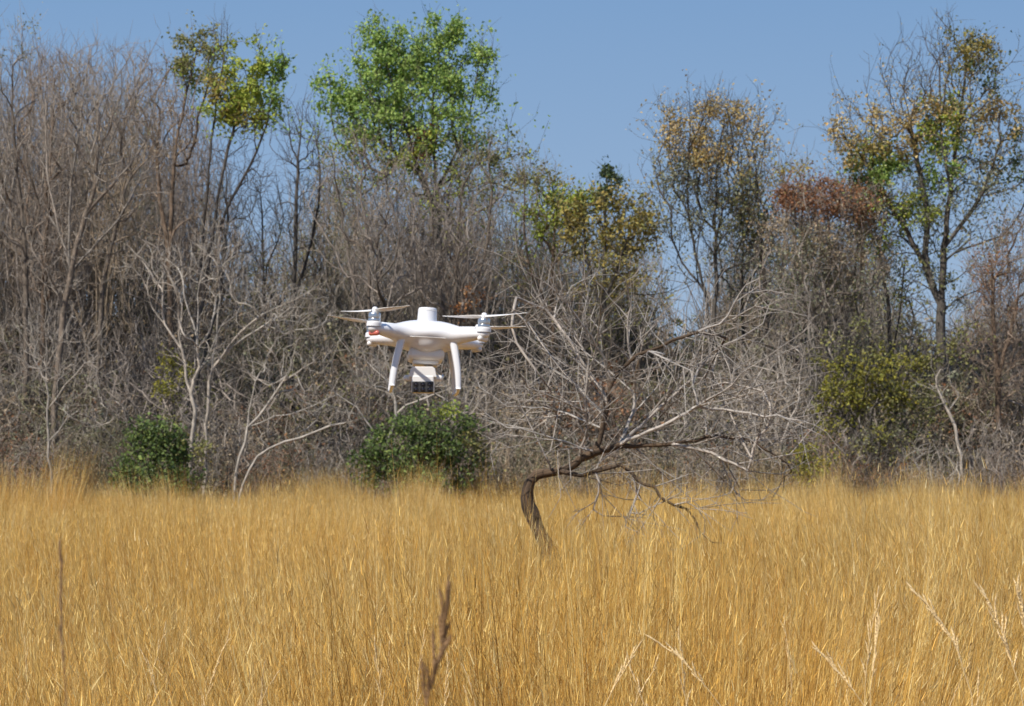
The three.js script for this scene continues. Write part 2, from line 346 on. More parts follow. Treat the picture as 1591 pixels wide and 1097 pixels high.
// bare trees in front of it
tree({ name: 'bare_tree', label: 'bushy bare grey-brown tree in front of the big green tree, left half', depth: 56, seed: 21, bark: M.mauve, R: .08, opts: UP,
  trunks: [[[580, 790], [582, 620], [575, 480], [570, 380], [560, 290]], [[582, 560], [610, 450], [625, 340]], [[580, 520], [545, 420], [530, 320]]],
  zones: [[570, 310, 70, 75, 420, 'tan', 1, .05], [600, 400, 80, 80, 330], [545, 260, 40, 50, 110, 'olive', 2, .06]] });
tree({ name: 'bare_tree', label: 'bushy bare grey-brown tree in front of the big green tree, right half', depth: 56.5, seed: 22, bark: M.mauve, R: .085, opts: UP,
  trunks: [[[715, 790], [712, 620], [708, 480], [712, 360], [720, 270]], [[712, 560], [680, 430], [670, 320]], [[710, 520], [750, 410], [765, 300]]],
  zones: [[715, 310, 75, 70, 420, 'olive', 1, .06], [700, 400, 80, 80, 330], [770, 260, 40, 45, 120, 'olive', 3, .06], [720, 460, 25, 25, 40, 'rust', 5, .07]] });
tree({ name: 'bare_tree', label: 'grey bare tree with a dense broom of twigs behind the drone', depth: 57.5, seed: 23, bark: M.grey, R: .07, opts: UP,
  trunks: [[[645, 790], [644, 600], [640, 460], [645, 340]]], zones: [[640, 350, 65, 70, 320, 'tan', 1, .05], [640, 460, 80, 70, 300]] });
// olive and ochre trees right of centre
tree({ name: 'leafy_tree', label: 'low green-olive tree in the dip of the treeline right of the big green tree', depth: 58, seed: 24, bark: M.brown, R: .08, opts: UP,
  trunks: [[[862, 790], [860, 600], [858, 450], [862, 330]], [[860, 500], [820, 400], [815, 300]]],
  zones: [[862, 340, 40, 42, 190, 'yellowGreen', 8], [830, 290, 36, 40, 140, 'olive', 5, .07], [875, 300, 24, 22, 40, 'ochre', 5], [845, 420, 60, 60, 230, 'olive', 3, .06]] });
tree({ name: 'leafy_tree', label: 'ochre-leaved tree with a dark pointed top right of centre', depth: 57, seed: 25, bark: M.dark, R: .085, opts: UP,
  trunks: [[[938, 790], [936, 600], [938, 450], [940, 340], [944, 275]], [[938, 470], [970, 390], [985, 320]], [[938, 480], [912, 400], [905, 330]]],
  zones: [[944, 290, 14, 26, 50, 'dark', 14, .08], [930, 345, 52, 45, 300, 'ochre', 8], [985, 345, 36, 45, 200, 'ochre', 7], [905, 310, 20, 20, 40, 'yellowGreen', 8], [960, 420, 70, 50, 280, 'ochre', 5, .07], [960, 490, 70, 50, 200, 'olive', 2, .06]] });
tree({ name: 'leafy_tree', label: 'airy two-stemmed tree with sparse orange leaves standing against the sky', depth: 57, seed: 26, bark: M.dark, R: .065, opts: UP,
  trunks: [[[1104, 790], [1104, 560], [1096, 460], [1080, 390], [1068, 300], [1072, 190]], [[1104, 560], [1113, 440], [1111, 330], [1118, 230], [1130, 165]], [[1096, 460], [1062, 410], [1042, 370]]],
  zones: [[1070, 205, 46, 48, 260, 'orange', 5, .07], [1140, 200, 50, 46, 300, 'orange', 5, .07], [1100, 220, 80, 60, 200, 'tan', 4, .06], [1110, 290, 75, 55, 300, 'greyGreen', 4, .065], [1060, 320, 45, 60, 160, 'greyGreen', 5, .065], [1150, 320, 50, 60, 200, 'olive', 4, .065], [1120, 390, 60, 60, 130, 'greyGreen', 3, .06], [1092, 245, 40, 22, 100, 'orange', 8, .08], [1052, 290, 38, 45, 120, 'greyGreen', 5, .075], [1130, 270, 40, 50, 130, 'orange', 3, .07], [1110, 170, 80, 20, 70], [1100, 340, 60, 50, 60]] });
tree({ name: 'leafy_tree', label: 'grey-green thinly leaved tree beside the two-stemmed orange tree', depth: 58, seed: 27, bark: M.mauve, R: .07, opts: UP,
  trunks: [[[1196, 790], [1195, 600], [1190, 470], [1180, 350], [1176, 270]], [[1194, 520], [1215, 420], [1222, 330]]],
  zones: [[1172, 320, 34, 50, 190, 'olive', 6, .075], [1190, 400, 55, 60, 260, 'greyGreen', 3, .06], [1215, 240, 45, 30, 60, 'greyGreen', 2, .06], [1150, 440, 40, 50, 120, 'greyGreen', 2, .06]] });
tree({ name: 'vine_topped_tree', label: 'rounded thicket tree capped with reddish-brown dead vine right of centre', depth: 56, seed: 28, bark: M.mauve, R: .09, opts: UP,
  trunks: [[[1284, 790], [1282, 620], [1284, 480], [1290, 380], [1285, 310]], [[1283, 540], [1240, 430], [1235, 330]], [[1283, 540], [1325, 430], [1338, 340]]],
  zones: [[1250, 298, 42, 24, 240, 'russet', 11, .065], [1325, 322, 46, 26, 240, 'russet', 10, .065], [1290, 316, 75, 28, 190, 'russet', 6, .065], [1230, 280, 40, 30, 90, 'ochre', 5, .065], [1290, 340, 80, 40, 160, 'tan', 4, .06], [1285, 365, 78, 45, 520, 'tan', 5, .065], [1250, 400, 50, 45, 240, 'greyGreen', 6, .065], [1285, 460, 90, 65, 480, 'greyGreen', 4, .06], [1340, 400, 40, 50, 200, 'tan', 4, .06], [1310, 440, 30, 30, 60, 'olive', 6, .07]] });
tree({ name: 'leafy_tree', label: 'tall dark-trunked tree with yellow, orange and green leaves at the right', depth: 56, seed: 29, bark: M.dark, R: .13, opts: UP, sproutChance: .28,
  trunks: [[[1464, 790], [1462, 600], [1463, 480], [1467, 390], [1476, 300], [1490, 200], [1502, 90]], [[1463, 480], [1440, 420], [1441, 340], [1428, 260], [1405, 150]], [[1467, 390], [1520, 310], [1555, 220]], [[1441, 420], [1390, 330], [1345, 250], [1300, 200]], [[1476, 300], [1462, 190], [1460, 70]]],
  zones: [[1515, 98, 40, 32, 150, 'ochre', 8, .075], [1498, 70, 30, 24, 50, 'olive', 5, .075], [1470, 190, 30, 36, 150, 'yellowGreen', 9], [1472, 165, 34, 22, 60, 'orange', 8], [1395, 205, 45, 36, 160, 'orange', 6, .08], [1362, 262, 36, 34, 170, 'green', 11], [1350, 240, 34, 26, 60, 'ochre', 8], [1550, 195, 40, 34, 130, 'orange', 6], [1565, 265, 40, 50, 110, 'dark', 5], [1420, 320, 38, 24, 100, 'yellowGreen', 8], [1308, 228, 34, 30, 80, 'orange', 4], [1465, 250, 22, 40, 80, 'green', 9], [1545, 110, 50, 50, 60, 'dark', 3], [1440, 110, 60, 60, 90], [1470, 70, 40, 40, 40], [1500, 340, 80, 60, 150, 'greyGreen', 4], [1430, 420, 40, 50, 70, 'olive', 4], [1430, 190, 110, 90, 360, 'orange', 3, .065], [1440, 300, 110, 60, 260, 'greyGreen', 4, .065], [1380, 330, 60, 50, 160, 'yellowGreen', 4, .07], [1540, 300, 60, 60, 180, 'greyGreen', 4, .065], [1480, 420, 70, 60, 150, 'greyGreen', 4, .06], [1520, 160, 70, 90, 220, 'greyGreen', 3, .06], [1400, 300, 80, 60, 150, 'greyGreen', 3, .06], [1340, 230, 60, 50, 120, 'orange', 4, .07], [1500, 230, 60, 60, 120, 'orange', 3, .07], [1440, 90, 70, 60, 120, 'greyGreen', 1, .05]] });
tree({ name: 'leafy_tree', label: 'slender dark tree with thin yellow-green leaves between the vine cap and right-hand tree', depth: 58, seed: 31, bark: M.dark, R: .06, opts: UP,
  trunks: [[[1385, 790], [1386, 620], [1380, 480], [1362, 370], [1342, 260]], [[1386, 560], [1402, 450], [1410, 350]]],
  zones: [[1345, 270, 36, 50, 120, 'ochre', 5, .07], [1365, 350, 40, 60, 140, 'yellowGreen', 4, .07], [1400, 390, 45, 60, 130, 'greyGreen', 4, .065]] });
tree({ name: 'leafy_tree', label: 'slim straight dark tree with few leaves right of the two-stemmed orange tree', depth: 59, seed: 32, bark: M.dark, R: .05, opts: UP,
  trunks: [[[1158, 790], [1158, 600], [1152, 450], [1156, 330], [1150, 230]]],
  zones: [[1152, 260, 40, 60, 140, 'orange', 3, .065], [1158, 370, 45, 70, 170, 'greyGreen', 4, .065]] });
tree({ name: 'bare_tree', label: 'reddish-brown bare twiggy tree at the right edge', depth: 54, seed: 30, bark: M.brown, R: .08, opts: UP,
  trunks: [[[1552, 790], [1550, 620], [1545, 500], [1540, 410]], [[1551, 580], [1580, 470], [1590, 380]]],
  zones: [[1548, 430, 40, 55, 420, 'russet', 2, .05], [1590, 400, 45, 65, 360, 'tan', 2, .055], [1560, 540, 65, 90, 420]] });

// pale-barked small trees in front
tree({ name: 'pale_tree', label: 'small crooked tree with whitish bark beside the left green bush', depth: 51, seed: 40, bark: M.pale, R: .05, tip: .004, sproutChance: .18, limbWob: .03,
  trunks: [[[298, 770], [295, 690], [303, 640], [298, 600], [310, 570]], [[300, 610], [284, 560], [278, 525], [284, 480], [262, 420], [230, 375], [190, 445 - 10]], [[310, 570], [300, 500], [286, 450], [280, 400], [270, 370]], [[310, 560], [306, 480], [316, 410], [312, 370]], [[278, 545], [256, 500], [252, 440], [250, 410]], [[306, 590], [330, 540], [350, 500], [400, 480], [450, 450]]],
  limbs: [[[296, 660], [280, 640], [272, 620]]], zones: [[290, 440, 80, 70, 150], [230, 400, 60, 50, 80], [300, 540, 60, 50, 60]] });
tree({ name: 'pale_tree', label: 'forked white-barked sapling with long low side branches left of the drone', depth: 50.5, seed: 41, bark: M.pale, R: .036, tip: .004, sproutChance: .2, limbWob: .03,
  trunks: [[[362, 770], [372, 715], [382, 675], [388, 640], [399, 590], [388, 555], [384, 525]], [[399, 590], [415, 560], [420, 545]], [[383, 668], [410, 635], [440, 595], [455, 560], [462, 530]], [[445, 585], [475, 570], [500, 550]], [[388, 665], [430, 648], [470, 636], [535, 612]]],
  zones: [[430, 560, 70, 50, 90], [480, 620, 60, 30, 40]] });
tree({ name: 'pale_tree', label: 'fallen pale branch rising to the right above the grass left of the drone', category: 'branch', depth: 50, seed: 42, bark: M.pale, R: .03, tip: .004, sproutChance: .12,
  trunks: [[[372, 775], [396, 714], [430, 692], [470, 678], [510, 664], [560, 650]]], zones: [[530, 650, 40, 16, 10]] });
tree({ name: 'pale_tree', label: 'pale arching bare tree whose boughs sweep right above the forked white sapling', depth: 52, seed: 43, bark: M.pale, R: .04, tip: .004, sproutChance: .25, limbWob: .03,
  trunks: [[[318, 780], [322, 650], [330, 580], [360, 540], [400, 510], [440, 498], [480, 510], [500, 525]], [[345, 560], [390, 500], [450, 470], [520, 430]], [[330, 580], [340, 480], [338, 380], [342, 330]]],
  zones: [[430, 480, 90, 55, 220], [340, 400, 50, 70, 110]] });
tree({ name: 'pale_tree', label: 'straight pale dead stem with side branches at the lower left', depth: 51, seed: 44, bark: M.pale, R: .034, tip: .004, sproutChance: .2, limbWob: .03,
  trunks: [[[80, 785], [74, 650], [72, 540], [70, 455]], [[74, 640], [110, 590], [140, 560], [155, 650 - 30]], [[73, 600], [40, 530], [20, 500]], [[74, 560], [100, 520], [115, 470]], [[76, 680], [120, 640], [148, 655], [190, 690]]],
  zones: [[100, 560, 80, 80, 130], [40, 520, 50, 60, 70], [140, 640, 60, 40, 50]] });
tree({ name: 'pale_tree', label: 'leaning pale dead stem at the foot of the right-hand thicket', depth: 52, seed: 45, bark: M.pale, R: .04, tip: .004, sproutChance: .2,
  trunks: [[[1500, 790], [1490, 700], [1482, 660], [1470, 630], [1455, 600]]], zones: [[1465, 600, 40, 40, 30]] });

tree({ name: 'pale_tree', label: 'low pale tangle of bare boughs right behind the drone and above the broad green bush', depth: 52.5, seed: 46, bark: M.pale, R: .04, tip: .004, sproutChance: .25, limbWob: .04,
  trunks: [[[590, 790], [600, 700], [620, 640], [680, 610], [740, 600]], [[600, 700], [560, 640], [520, 610]], [[620, 640], [600, 560], [560, 500], [520, 480]], [[680, 610], [720, 640], [780, 650], [830, 640]]],
  zones: [[680, 600, 120, 50, 110], [560, 560, 70, 60, 90]] });
tree({ name: 'pale_tree', label: 'pale bare shrub with upswept boughs between the bent dead tree and olive bush', depth: 52.5, seed: 47, bark: M.pale, R: .038, tip: .004, sproutChance: .25, limbWob: .04,
  trunks: [[[1215, 790], [1212, 700], [1200, 620], [1190, 540]], [[1212, 700], [1240, 620], [1250, 540]], [[1212, 720], [1180, 660], [1140, 620]]],
  zones: [[1200, 570, 80, 60, 120], [1180, 660, 70, 40, 60]] });
// bushes
tree({ name: 'green_bush', label: 'small round dark green bush at the grass edge on the left', category: 'bush', depth: 50, seed: 50, bark: M.dark, R: .03, opts: { up: .2, ahead: .3 }, deep: .9,
  trunks: [[[240, 790], [240, 740], [238, 690]]], limbs: [[[240, 770], [215, 720]], [[240, 770], [268, 715]]],
  zones: [[242, 715, 44, 40, 260, 'bush', 12, .08], [228, 680, 30, 26, 90, 'bush', 10, .08], [265, 690, 26, 30, 60, 'bush', 9, .075], [245, 750, 48, 24, 120, 'bush', 9, .08], [205, 735, 26, 22, 40, 'bush', 8, .075], [300, 690, 22, 26, 40, 'olive', 5, .07]] });
tree({ name: 'green_bush', label: 'broad green bush directly below the drone', category: 'bush', depth: 50.5, seed: 51, bark: M.dark, R: .035, opts: { up: .2, ahead: .3 }, deep: .8,
  trunks: [[[650, 790], [652, 740], [650, 680]]], limbs: [[[650, 770], [600, 715]], [[650, 770], [705, 700]]],
  zones: [[640, 700, 60, 40, 260, 'bush', 11, .08], [695, 690, 46, 44, 190, 'bush', 9, .08], [665, 655, 50, 26, 90, 'bush', 7, .075], [600, 722, 44, 22, 110, 'bush', 9, .08], [650, 745, 70, 20, 90, 'bush', 8, .08], [740, 710, 30, 32, 70, 'olive', 7, .075], [700, 640, 40, 20, 30, 'yellowGreen', 5, .07]] });
tree({ name: 'olive_bush', label: 'large rounded olive-yellow bush in front of the right-hand thicket', category: 'bush', depth: 53, seed: 52, bark: M.dark, R: .05, opts: { up: .3, ahead: .4 }, deep: .6,
  trunks: [[[1350, 790], [1352, 700], [1355, 620]]], limbs: [[[1352, 720], [1310, 640]], [[1352, 720], [1400, 630]]],
  zones: [[1365, 585, 66, 44, 250, 'oliveDark', 8, .075], [1298, 625, 38, 38, 110, 'oliveDark', 7, .075], [1410, 620, 50, 50, 130, 'olive', 6, .07], [1345, 650, 80, 46, 150, 'oliveDark', 5, .07], [1470, 540, 55, 36, 100, 'olive', 6, .07], [1330, 540, 60, 40, 90, 'olive', 5, .07], [1380, 690, 90, 40, 90, 'greyGreen', 4, .065]] });
tree({ name: 'olive_bush', label: 'tiny yellow-green bush low beside the drooping dead boughs', category: 'bush', depth: 51, seed: 53, bark: M.dark, R: .02, opts: { up: .3, ahead: .4 },
  trunks: [[[1272, 780], [1272, 730]]], zones: [[1272, 708, 30, 22, 60, 'oliveDark', 7, .07], [1265, 735, 22, 14, 30, 'oliveDark', 7, .07]] });
tree({ name: 'olive_bush', label: 'slim yellowish shrub behind the whitish crooked tree', category: 'bush', depth: 52.5, seed: 54, bark: M.dark, R: .025, opts: { up: .6, ahead: .5 },
  trunks: [[[268, 780], [270, 680], [268, 600]]], zones: [[268, 585, 22, 34, 70, 'oliveDark', 7, .07], [275, 640, 20, 30, 30, 'olive', 5, .07]] });

// ---------------------------------------------------------------- bare saplings between the big trees (alike, copied)
{
  const protos = [];
  const kinds = [[M.grey, 101, 5.2, .9], [M.mauve, 102, 4.6, 1.1], [M.brown, 103, 4.2, 1.0], [M.dark, 104, 5.6, .8]];
  for (const [bark, seed, h, w] of kinds) {
    const S = new Skeleton(seed), r = S.r;
    const a = S.line([V(0, -.05, 0), V(.05, h * .25, 0), V(-.05, h * .55, .1), V(.1, h * .9, 0)], .3, .03);
    S.line([S.pos(a[4]), V(w * .35, h * .55, .2), V(w * .6, h * .85, .3)], .3, .03, a[4]);
    S.line([S.pos(a[5]), V(-w * .35, h * .6, -.2), V(-w * .5, h * .9, -.3)], .3, .03, a[5]);
    const g = []; for (let k = 0; k < 430; k++) { const q = inBall(r); g.push(V(q.x * w * (.6 + .4 * (q.y + 1) / 2), h * .62 + q.y * h * .42, q.z * w)); }
    g.sort((p, q) => p.y - q.y + (r() - .5)); for (const t of g) S.reach(t, { from: 3, up: 1, ahead: .9 });
    S.sprout(.4, .32, { from: 4 }); S.radii(.0035, .055);
    protos.push({ G: S.geometries([.03, .009], V(0, 0, 0)), bark });
  }
  const r = rngOf(77); let k = 0; const made = {};
  for (let px = -60; px < 1660; px += 33) {
    const i = Math.floor(r() * protos.length), d = 55 + 8 * r(), P = at(px + 24 * (r() - .5), 700, d), s = .72 + .45 * r();
    const gap = (px > 370 && px < 450) || (px > 1020 && px < 1120) || (px > 1360 && px < 1530);
    let o;
    if (made[i]) { o = made[i].clone(); o.name = numbered('bare_sapling'); scene.add(o); }
    else { o = base('bare_sapling', V(), 'bare thin sapling standing in the tangled brush of the wood edge', 'sapling', 'bare saplings in the wood edge'); ['trunk', 'branches', 'twigs'].forEach((n, j) => { if (!protos[i].G[j]) return; const m = mesh(n, protos[i].G[j], protos[i].bark, o); if (j === 2) m.userData.kind = 'stuff'; }); made[i] = o; }
    o.position.set(P.x, 0, P.z); o.rotation.y = r() * 6.28; o.scale.setScalar(s * (gap ? .78 : 1)); k++;
  }
}

// ---------------------------------------------------------------- the thin wood behind: one mass of bare stems and twigs
{
  const root = base('woods', V(0, 0, 0), 'hazy mass of bare stems and fine twigs behind the nearer trees', 'woods', null, 'stuff');
  const sky = [[-200, 40], [0, 60], [100, 50], [200, 70], [270, 95], [300, 140], [330, 230], [370, 300], [440, 320], [480, 200], [560, 210], [640, 215], [770, 230], [830, 270], [900, 300], [1000, 300], [1030, 350], [1060, 450], [1100, 440], [1140, 310], [1250, 300], [1340, 315], [1375, 380], [1400, 460], [1500, 460], [1530, 390], [1591, 370], [1800, 300]];
  const top = (x) => { let i = 0; while (i < sky.length - 2 && x > sky[i + 1][0]) i++; const a = sky[i], b = sky[i + 1]; return a[1] + (b[1] - a[1]) * Math.min(1, Math.max(0, (x - a[0]) / (b[0] - a[0]))); };
  const r = rngOf(555), kinds = [[M.grey, 1], [M.mauve, 2], [M.tan, 3], [M.brown, 4], [M.mossy, 5, 'greyGreen'], [M.mauve, 6, 'olive']], list = kinds.map(() => []);
  const spots = (a, b, step) => { const o = []; for (let x = a; x < b; x += step) o.push(x); for (let x = a - step; x > -900; x -= step * 1.3) o.push(x); for (let x = b; x < 2500; x += step * 1.3) o.push(x); return o; };   // in view first, then on to both sides
  for (const px of spots(-150, 1750, 13)) for (const row of [0, 1]) {
    if ((px > 375 && px < 445 && r() < .55) || (px > 1040 && px < 1125 && r() < .6) || (px > 1370 && px < 1520 && r() < .55)) continue;
    if (r() < .34) continue;
    const d = (row ? 65 : 59.5) + 4 * r(), x = px + 16 * (r() - .5), P = at(x, 700, d), y = top(x) + 5 + (r() < .6 ? 50 : 190) * r(), h = 1.6 + (715 - y) / F * d, s = h / 9;
    list[(px > 780 && px < 1400 ? r() < .55 : r() < .14) ? 4 + Math.floor(r() * 2) : Math.floor(r() * 4)].push(new THREE.Matrix4().compose(V(P.x, 0, P.z), new THREE.Quaternion().setFromEuler(new THREE.Euler((r() - .5) * .1, r() * 6.28, (r() - .5) * .12)), V(.75 + .25 * s, s, .75 + .25 * s)));
  }
  kinds.forEach(([bark, seed, lc], i) => {
    const S = new Skeleton(700 + seed), q = S.r, L = new Leaves(800 + seed);
    const a = S.line([V(0, -.05, 0), V(.1, 2.4, 0), V(-.1, 4.5, .1), V(.15, 6.5, .1), V(.1, 8.6, 0)], .35, .05);
    for (let k = 0; k < 6; k++) { const o = a[4 + k * 2], p = S.pos(o), t = q() * 6.28, w = .55 + .5 * q(); S.line([p, V(p.x + Math.cos(t) * w * .4, p.y + 1.2, p.z + Math.sin(t) * w * .4), V(p.x + Math.cos(t) * w, Math.min(8.9, p.y + 3 + q()), p.z + Math.sin(t) * w)], .3, .05, o); }
    const g = []; for (let k = 0; k < 640; k++) { const b = inBall(q); g.push(V(b.x * (1.0 + .2 * b.y), 5.4 + b.y * 3.6, b.z)); }
    g.sort((u, v) => u.y - v.y + (q() - .5)); for (const t of g) { S.reach(t, { from: 5, up: 1.2, ahead: 1, step: .3 }); if (lc && q() < .6) for (let k = 0; k < 4; k++) L.leaf(t.clone().addScaledVector(inBall(q), .16), .06, LC[lc][Math.floor(q() * LC[lc].length)]); }
    S.sprout(.5, .38, { from: 5 }); S.radii(.0038, .042);
    const put = (nm, ge, mt) => { const I = new THREE.InstancedMesh(ge, mt, list[i].length); list[i].forEach((m, k) => I.setMatrixAt(k, m)); I.name = nm; I.castShadow = I.receiveShadow = true; I.userData.kind = 'stuff'; root.add(I); };
    put('bare_stems', S.geometries([], V(0, 0, 0))[0], bark); if (lc) put('sparse_leaves', L.geometry(), M.leaf);
  });
}

// ---------------------------------------------------------------- tangled undergrowth of the wood edge: nobody could count it
{
  const root = base('undergrowth', V(0, 0, 0), 'tangled grey-brown brush and brambles filling the foot of the wood', 'undergrowth', null, 'stuff');
  const r = rngOf(200), kinds = [[M.mauve, 1.0, null], [M.tan, .9, 'tan'], [M.brown, .95, 'russet'], [M.pale, .8, null], [M.dark, 1.05, 'olive'], [M.mossy, 1.0, 'greyGreen'], [M.grey, 1.1, 'tan']];
  const list = kinds.map(() => []);
  const spots = []; for (let x = -160; x < 1760; x += 10) spots.push(x); for (let x = -175; x > -900; x -= 14) spots.push(x); for (let x = 1765; x < 2500; x += 14) spots.push(x);
  for (const px of spots) for (const row of [0, 1, 2, 3]) {
    if (row === 0 && r() < .4) continue;
    const d = [51.5, 54.5, 58, 62][row] + 2.4 * r(), P = at(px + 20 * (r() - .5), 700, d);
    const gap = (px > 1020 && px < 1120) || (px > 1370 && px < 1530) || (px > 390 && px < 450);
    const s = [.68, 1.05, 1.4, 1.6][row] * (.72 + .5 * r()) * (gap && row > 1 ? .82 : 1);
    const m = new THREE.Matrix4().compose(V(P.x, 0, P.z), new THREE.Quaternion().setFromEuler(new THREE.Euler((r() - .5) * .2, r() * 6.28, (r() - .5) * .2)), V(s * (1 + .3 * r()), s, s));
    list[Math.floor(r() * kinds.length)].push(m);
  }
  kinds.forEach(([bark, h, lc], i) => {
    const S = new Skeleton(300 + i), q = S.r, L = new Leaves(400 + i);
    S.add(V(0, -.05, 0), -1);
    for (let k = 0; k < 9; k++) { const a = q() * 6.28, w = .35 + .7 * q(), hh = (1.2 + 1.7 * q()) * h; S.line([V(0, 0, 0), V(Math.cos(a) * w * .3, hh * .45, Math.sin(a) * w * .3), V(Math.cos(a) * w, hh, Math.sin(a) * w)], .3, .04, 0); }
    const g = []; for (let k = 0; k < 430; k++) { const b = inBall(q); g.push(V(b.x * 1.15, (1.55 + b.y * 1.45) * h, b.z * 1.15)); }
    g.sort((a, b) => a.y - b.y + (q() - .5));
    for (const t of g) {
      const path = S.reach(t, { from: 1, up: .35, ahead: .5, wob: .1, step: .24 });
      if (lc && q() < .5) for (let k = 0; k < 3; k++) L.leaf(S.pos(path[path.length - 1]).addScaledVector(inBall(q), .08), .06, LC[lc][Math.floor(q() * LC[lc].length)]);
    }
    S.sprout(.35, .3, { from: 1 }); S.radii(.0052, .045);
    const geo = mergeGeometries(S.geometries([], V(0, 0, 0)).filter(Boolean));
    const put = (nm, ge, mt) => { const I = new THREE.InstancedMesh(ge, mt, list[i].length); list[i].forEach((m, k) => I.setMatrixAt(k, m)); I.name = nm; I.castShadow = I.receiveShadow = true; I.userData.kind = 'stuff'; root.add(I); };
    put('brush', geo, bark); if (L.idx.length) put('dead_leaves', L.geometry(), M.leaf);
  });
}

// ---------------------------------------------------------------- the bent dead tree in the field
{
  const D = 19, S = new Skeleton(900), P = (a) => at(a[0], a[1], D, a[2] || 0), first = P([848, 862]);
  const origin = V(first.x, 0, first.z);
  S.line([V(first.x + .11, -.05, first.z), V(first.x + .11, .25, first.z), P([862, 878]), P([850, 848]), P([832, 812]), P([820, 778]), P([821, 752]), P([836, 736]), P([860, 734]), P([884, 727]), P([904, 711]), P([925, 703]), P([962, 692])], .06, .004, -1);
  const trunkN = S.x.length - 1;
  const limb = (...a) => S.line(a.map(P), .1, .012);
  limb([925, 703], [934, 668], [942, 630], [950, 600], [962, 578]);
  limb([950, 600], [930, 545, .1], [885, 480, .2], [840, 440, .3], [790, 410, .35], [738, 388, .4]);
  limb([942, 630], [905, 560, -.1], [870, 505, -.2], [835, 455, -.25], [808, 395, -.3], [796, 345, -.3]);
  limb([962, 578], [1000, 548, .1], [1060, 526, .2], [1120, 505, .2], [1185, 470, .3]);
  limb([962, 692], [1015, 668, .2], [1075, 636, .3], [1130, 600, .4], [1160, 568, .4]);
  limb([962, 692], [1040, 690, .1], [1090, 700, .2], [1150, 730, .3], [1200, 768, .3], [1262, 802, .35]);
  const low = limb([870, 731], [898, 738, .1], [932, 730, .15], [975, 726, .2], [992, 750, .25], [1012, 756, .28], [1035, 782, .3], [1058, 786, .3], [1074, 806, .3], [1090, 834, .3], [1120, 842, .3]);
  limb([1035, 778, .3], [1075, 782, .35], [1086, 800, .35], [1090, 826, .3]);
  limb([930, 700], [880, 688, .2], [830, 672, .3], [770, 655, .3], [735, 610, .35]);
  limb([934, 668], [870, 640, -.2], [800, 628, -.3], [745, 636, -.35]);
  limb([936, 655], [900, 600, -.2], [840, 560, -.35], [780, 515, -.4], [745, 500, -.4]);
  limb([1075, 636, .3], [1150, 645, .4], [1215, 652, .45], [1265, 670, .5], [1300, 705, .5]);
  limb([1150, 730, .3], [1165, 690, .3], [1185, 660, .35], [1190, 630, .3]);
  limb([962, 692], [985, 640, -.3], [990, 590, -.4], [978, 520, -.4], [985, 450, -.4]);
  limb([962, 692], [1020, 640, -.3], [1085, 580, -.4], [1120, 540, -.4], [1165, 520, -.4]);
  limb([904, 711], [912, 650, .2], [908, 610, .25], [913, 560, .25]);
  limb([862, 731], [850, 715, .1], [845, 705, .1], [870, 690, .1]);
  limb([932, 730, .15], [930, 770, .2], [915, 790, .2], [935, 800, .2]);
  limb([975, 726, .2], [985, 780, .25], [970, 795, .3], [1010, 800, .3]);
  limb([1120, 505, .2], [1140, 470, .25], [1158, 440, .3], [1160, 410, .3]);
  limb([1040, 690, .1], [1110, 680, 0], [1180, 690, -.1], [1240, 730, -.1]);
  const r = S.r, zones = [[850, 480, 90, 75, 90], [900, 590, 100, 60, 110], [1060, 560, 110, 60, 120], [1120, 650, 110, 55, 110], [1010, 500, 100, 60, 70], [800, 620, 80, 40, 60], [1060, 740, 110, 45, 80], [960, 760, 60, 40, 45], [790, 400, 60, 40, 26], [1150, 470, 50, 40, 20], [1200, 760, 70, 30, 20]];
  const from = 26, limbN = S.x.length;
  for (const [cx, cy, rx, ry, n] of zones) { const c = at(cx, cy, D); for (let k = 0; k < n * .45; k++) { const q = inBall(r); S.reach(V(c.x + q.x * rx * D / F, c.y + q.y * ry * D / F, c.z + q.z * .65), { from, step: .14, up: .08, ahead: 1.3, wob: .03, curve: .12 }); } }
  const ids = (a, b) => Array.from({ length: b - a }, (_, k) => a + k);
  const mid = at(1005, 605, D), far = (q) => ((q.x - mid.x) / (285 * D / F)) ** 2 + ((q.y - mid.y) / (255 * D / F)) ** 2 > 1;
  const s1 = S.shoots(ids(trunkN - 2, limbN), .9, .5, .75, { up: .04, far }), s2 = S.shoots([...s1, ...ids(limbN, limbN + 400)], .42, .32, .7, { up: .02, far });
  S.shoots(s2, .34, .2, .7, { step: .08, far });
  S.radii(.0024, .072);
  for (let i = 0; i < S.x.length; i++) { const q = S.rad[i]; if (i > trunkN && q > .009) S.rad[i] = .009 + (q - .009) * .32; if (i <= trunkN) S.rad[i] = 0.061 - .038 * Math.min(1, Math.max(0, (i - 14) / (trunkN - 14))) ** .8 * 1; if (i <= trunkN) S.rad[i] *= .78 + .5 * noise2(i * .55, 7.3); }
  low.forEach((i, k) => { S.rad[i] = (.0185 - .0135 * k / low.length) * (.8 + .4 * noise2(k * .8, 3.1)); });
  const root = base('dead_tree', origin, 'bent dead tree with a hooked trunk and sprawling grey branches in the grass', 'tree');
  const G = S.geometries([.0145, .006], origin, .16);
  const tr = mesh('trunk', G[0], M.deadTrunk, root), br = mesh('branches', G[1], M.dead, root); mesh('twigs', G[2], M.dead, root).userData.kind = 'stuff';
}

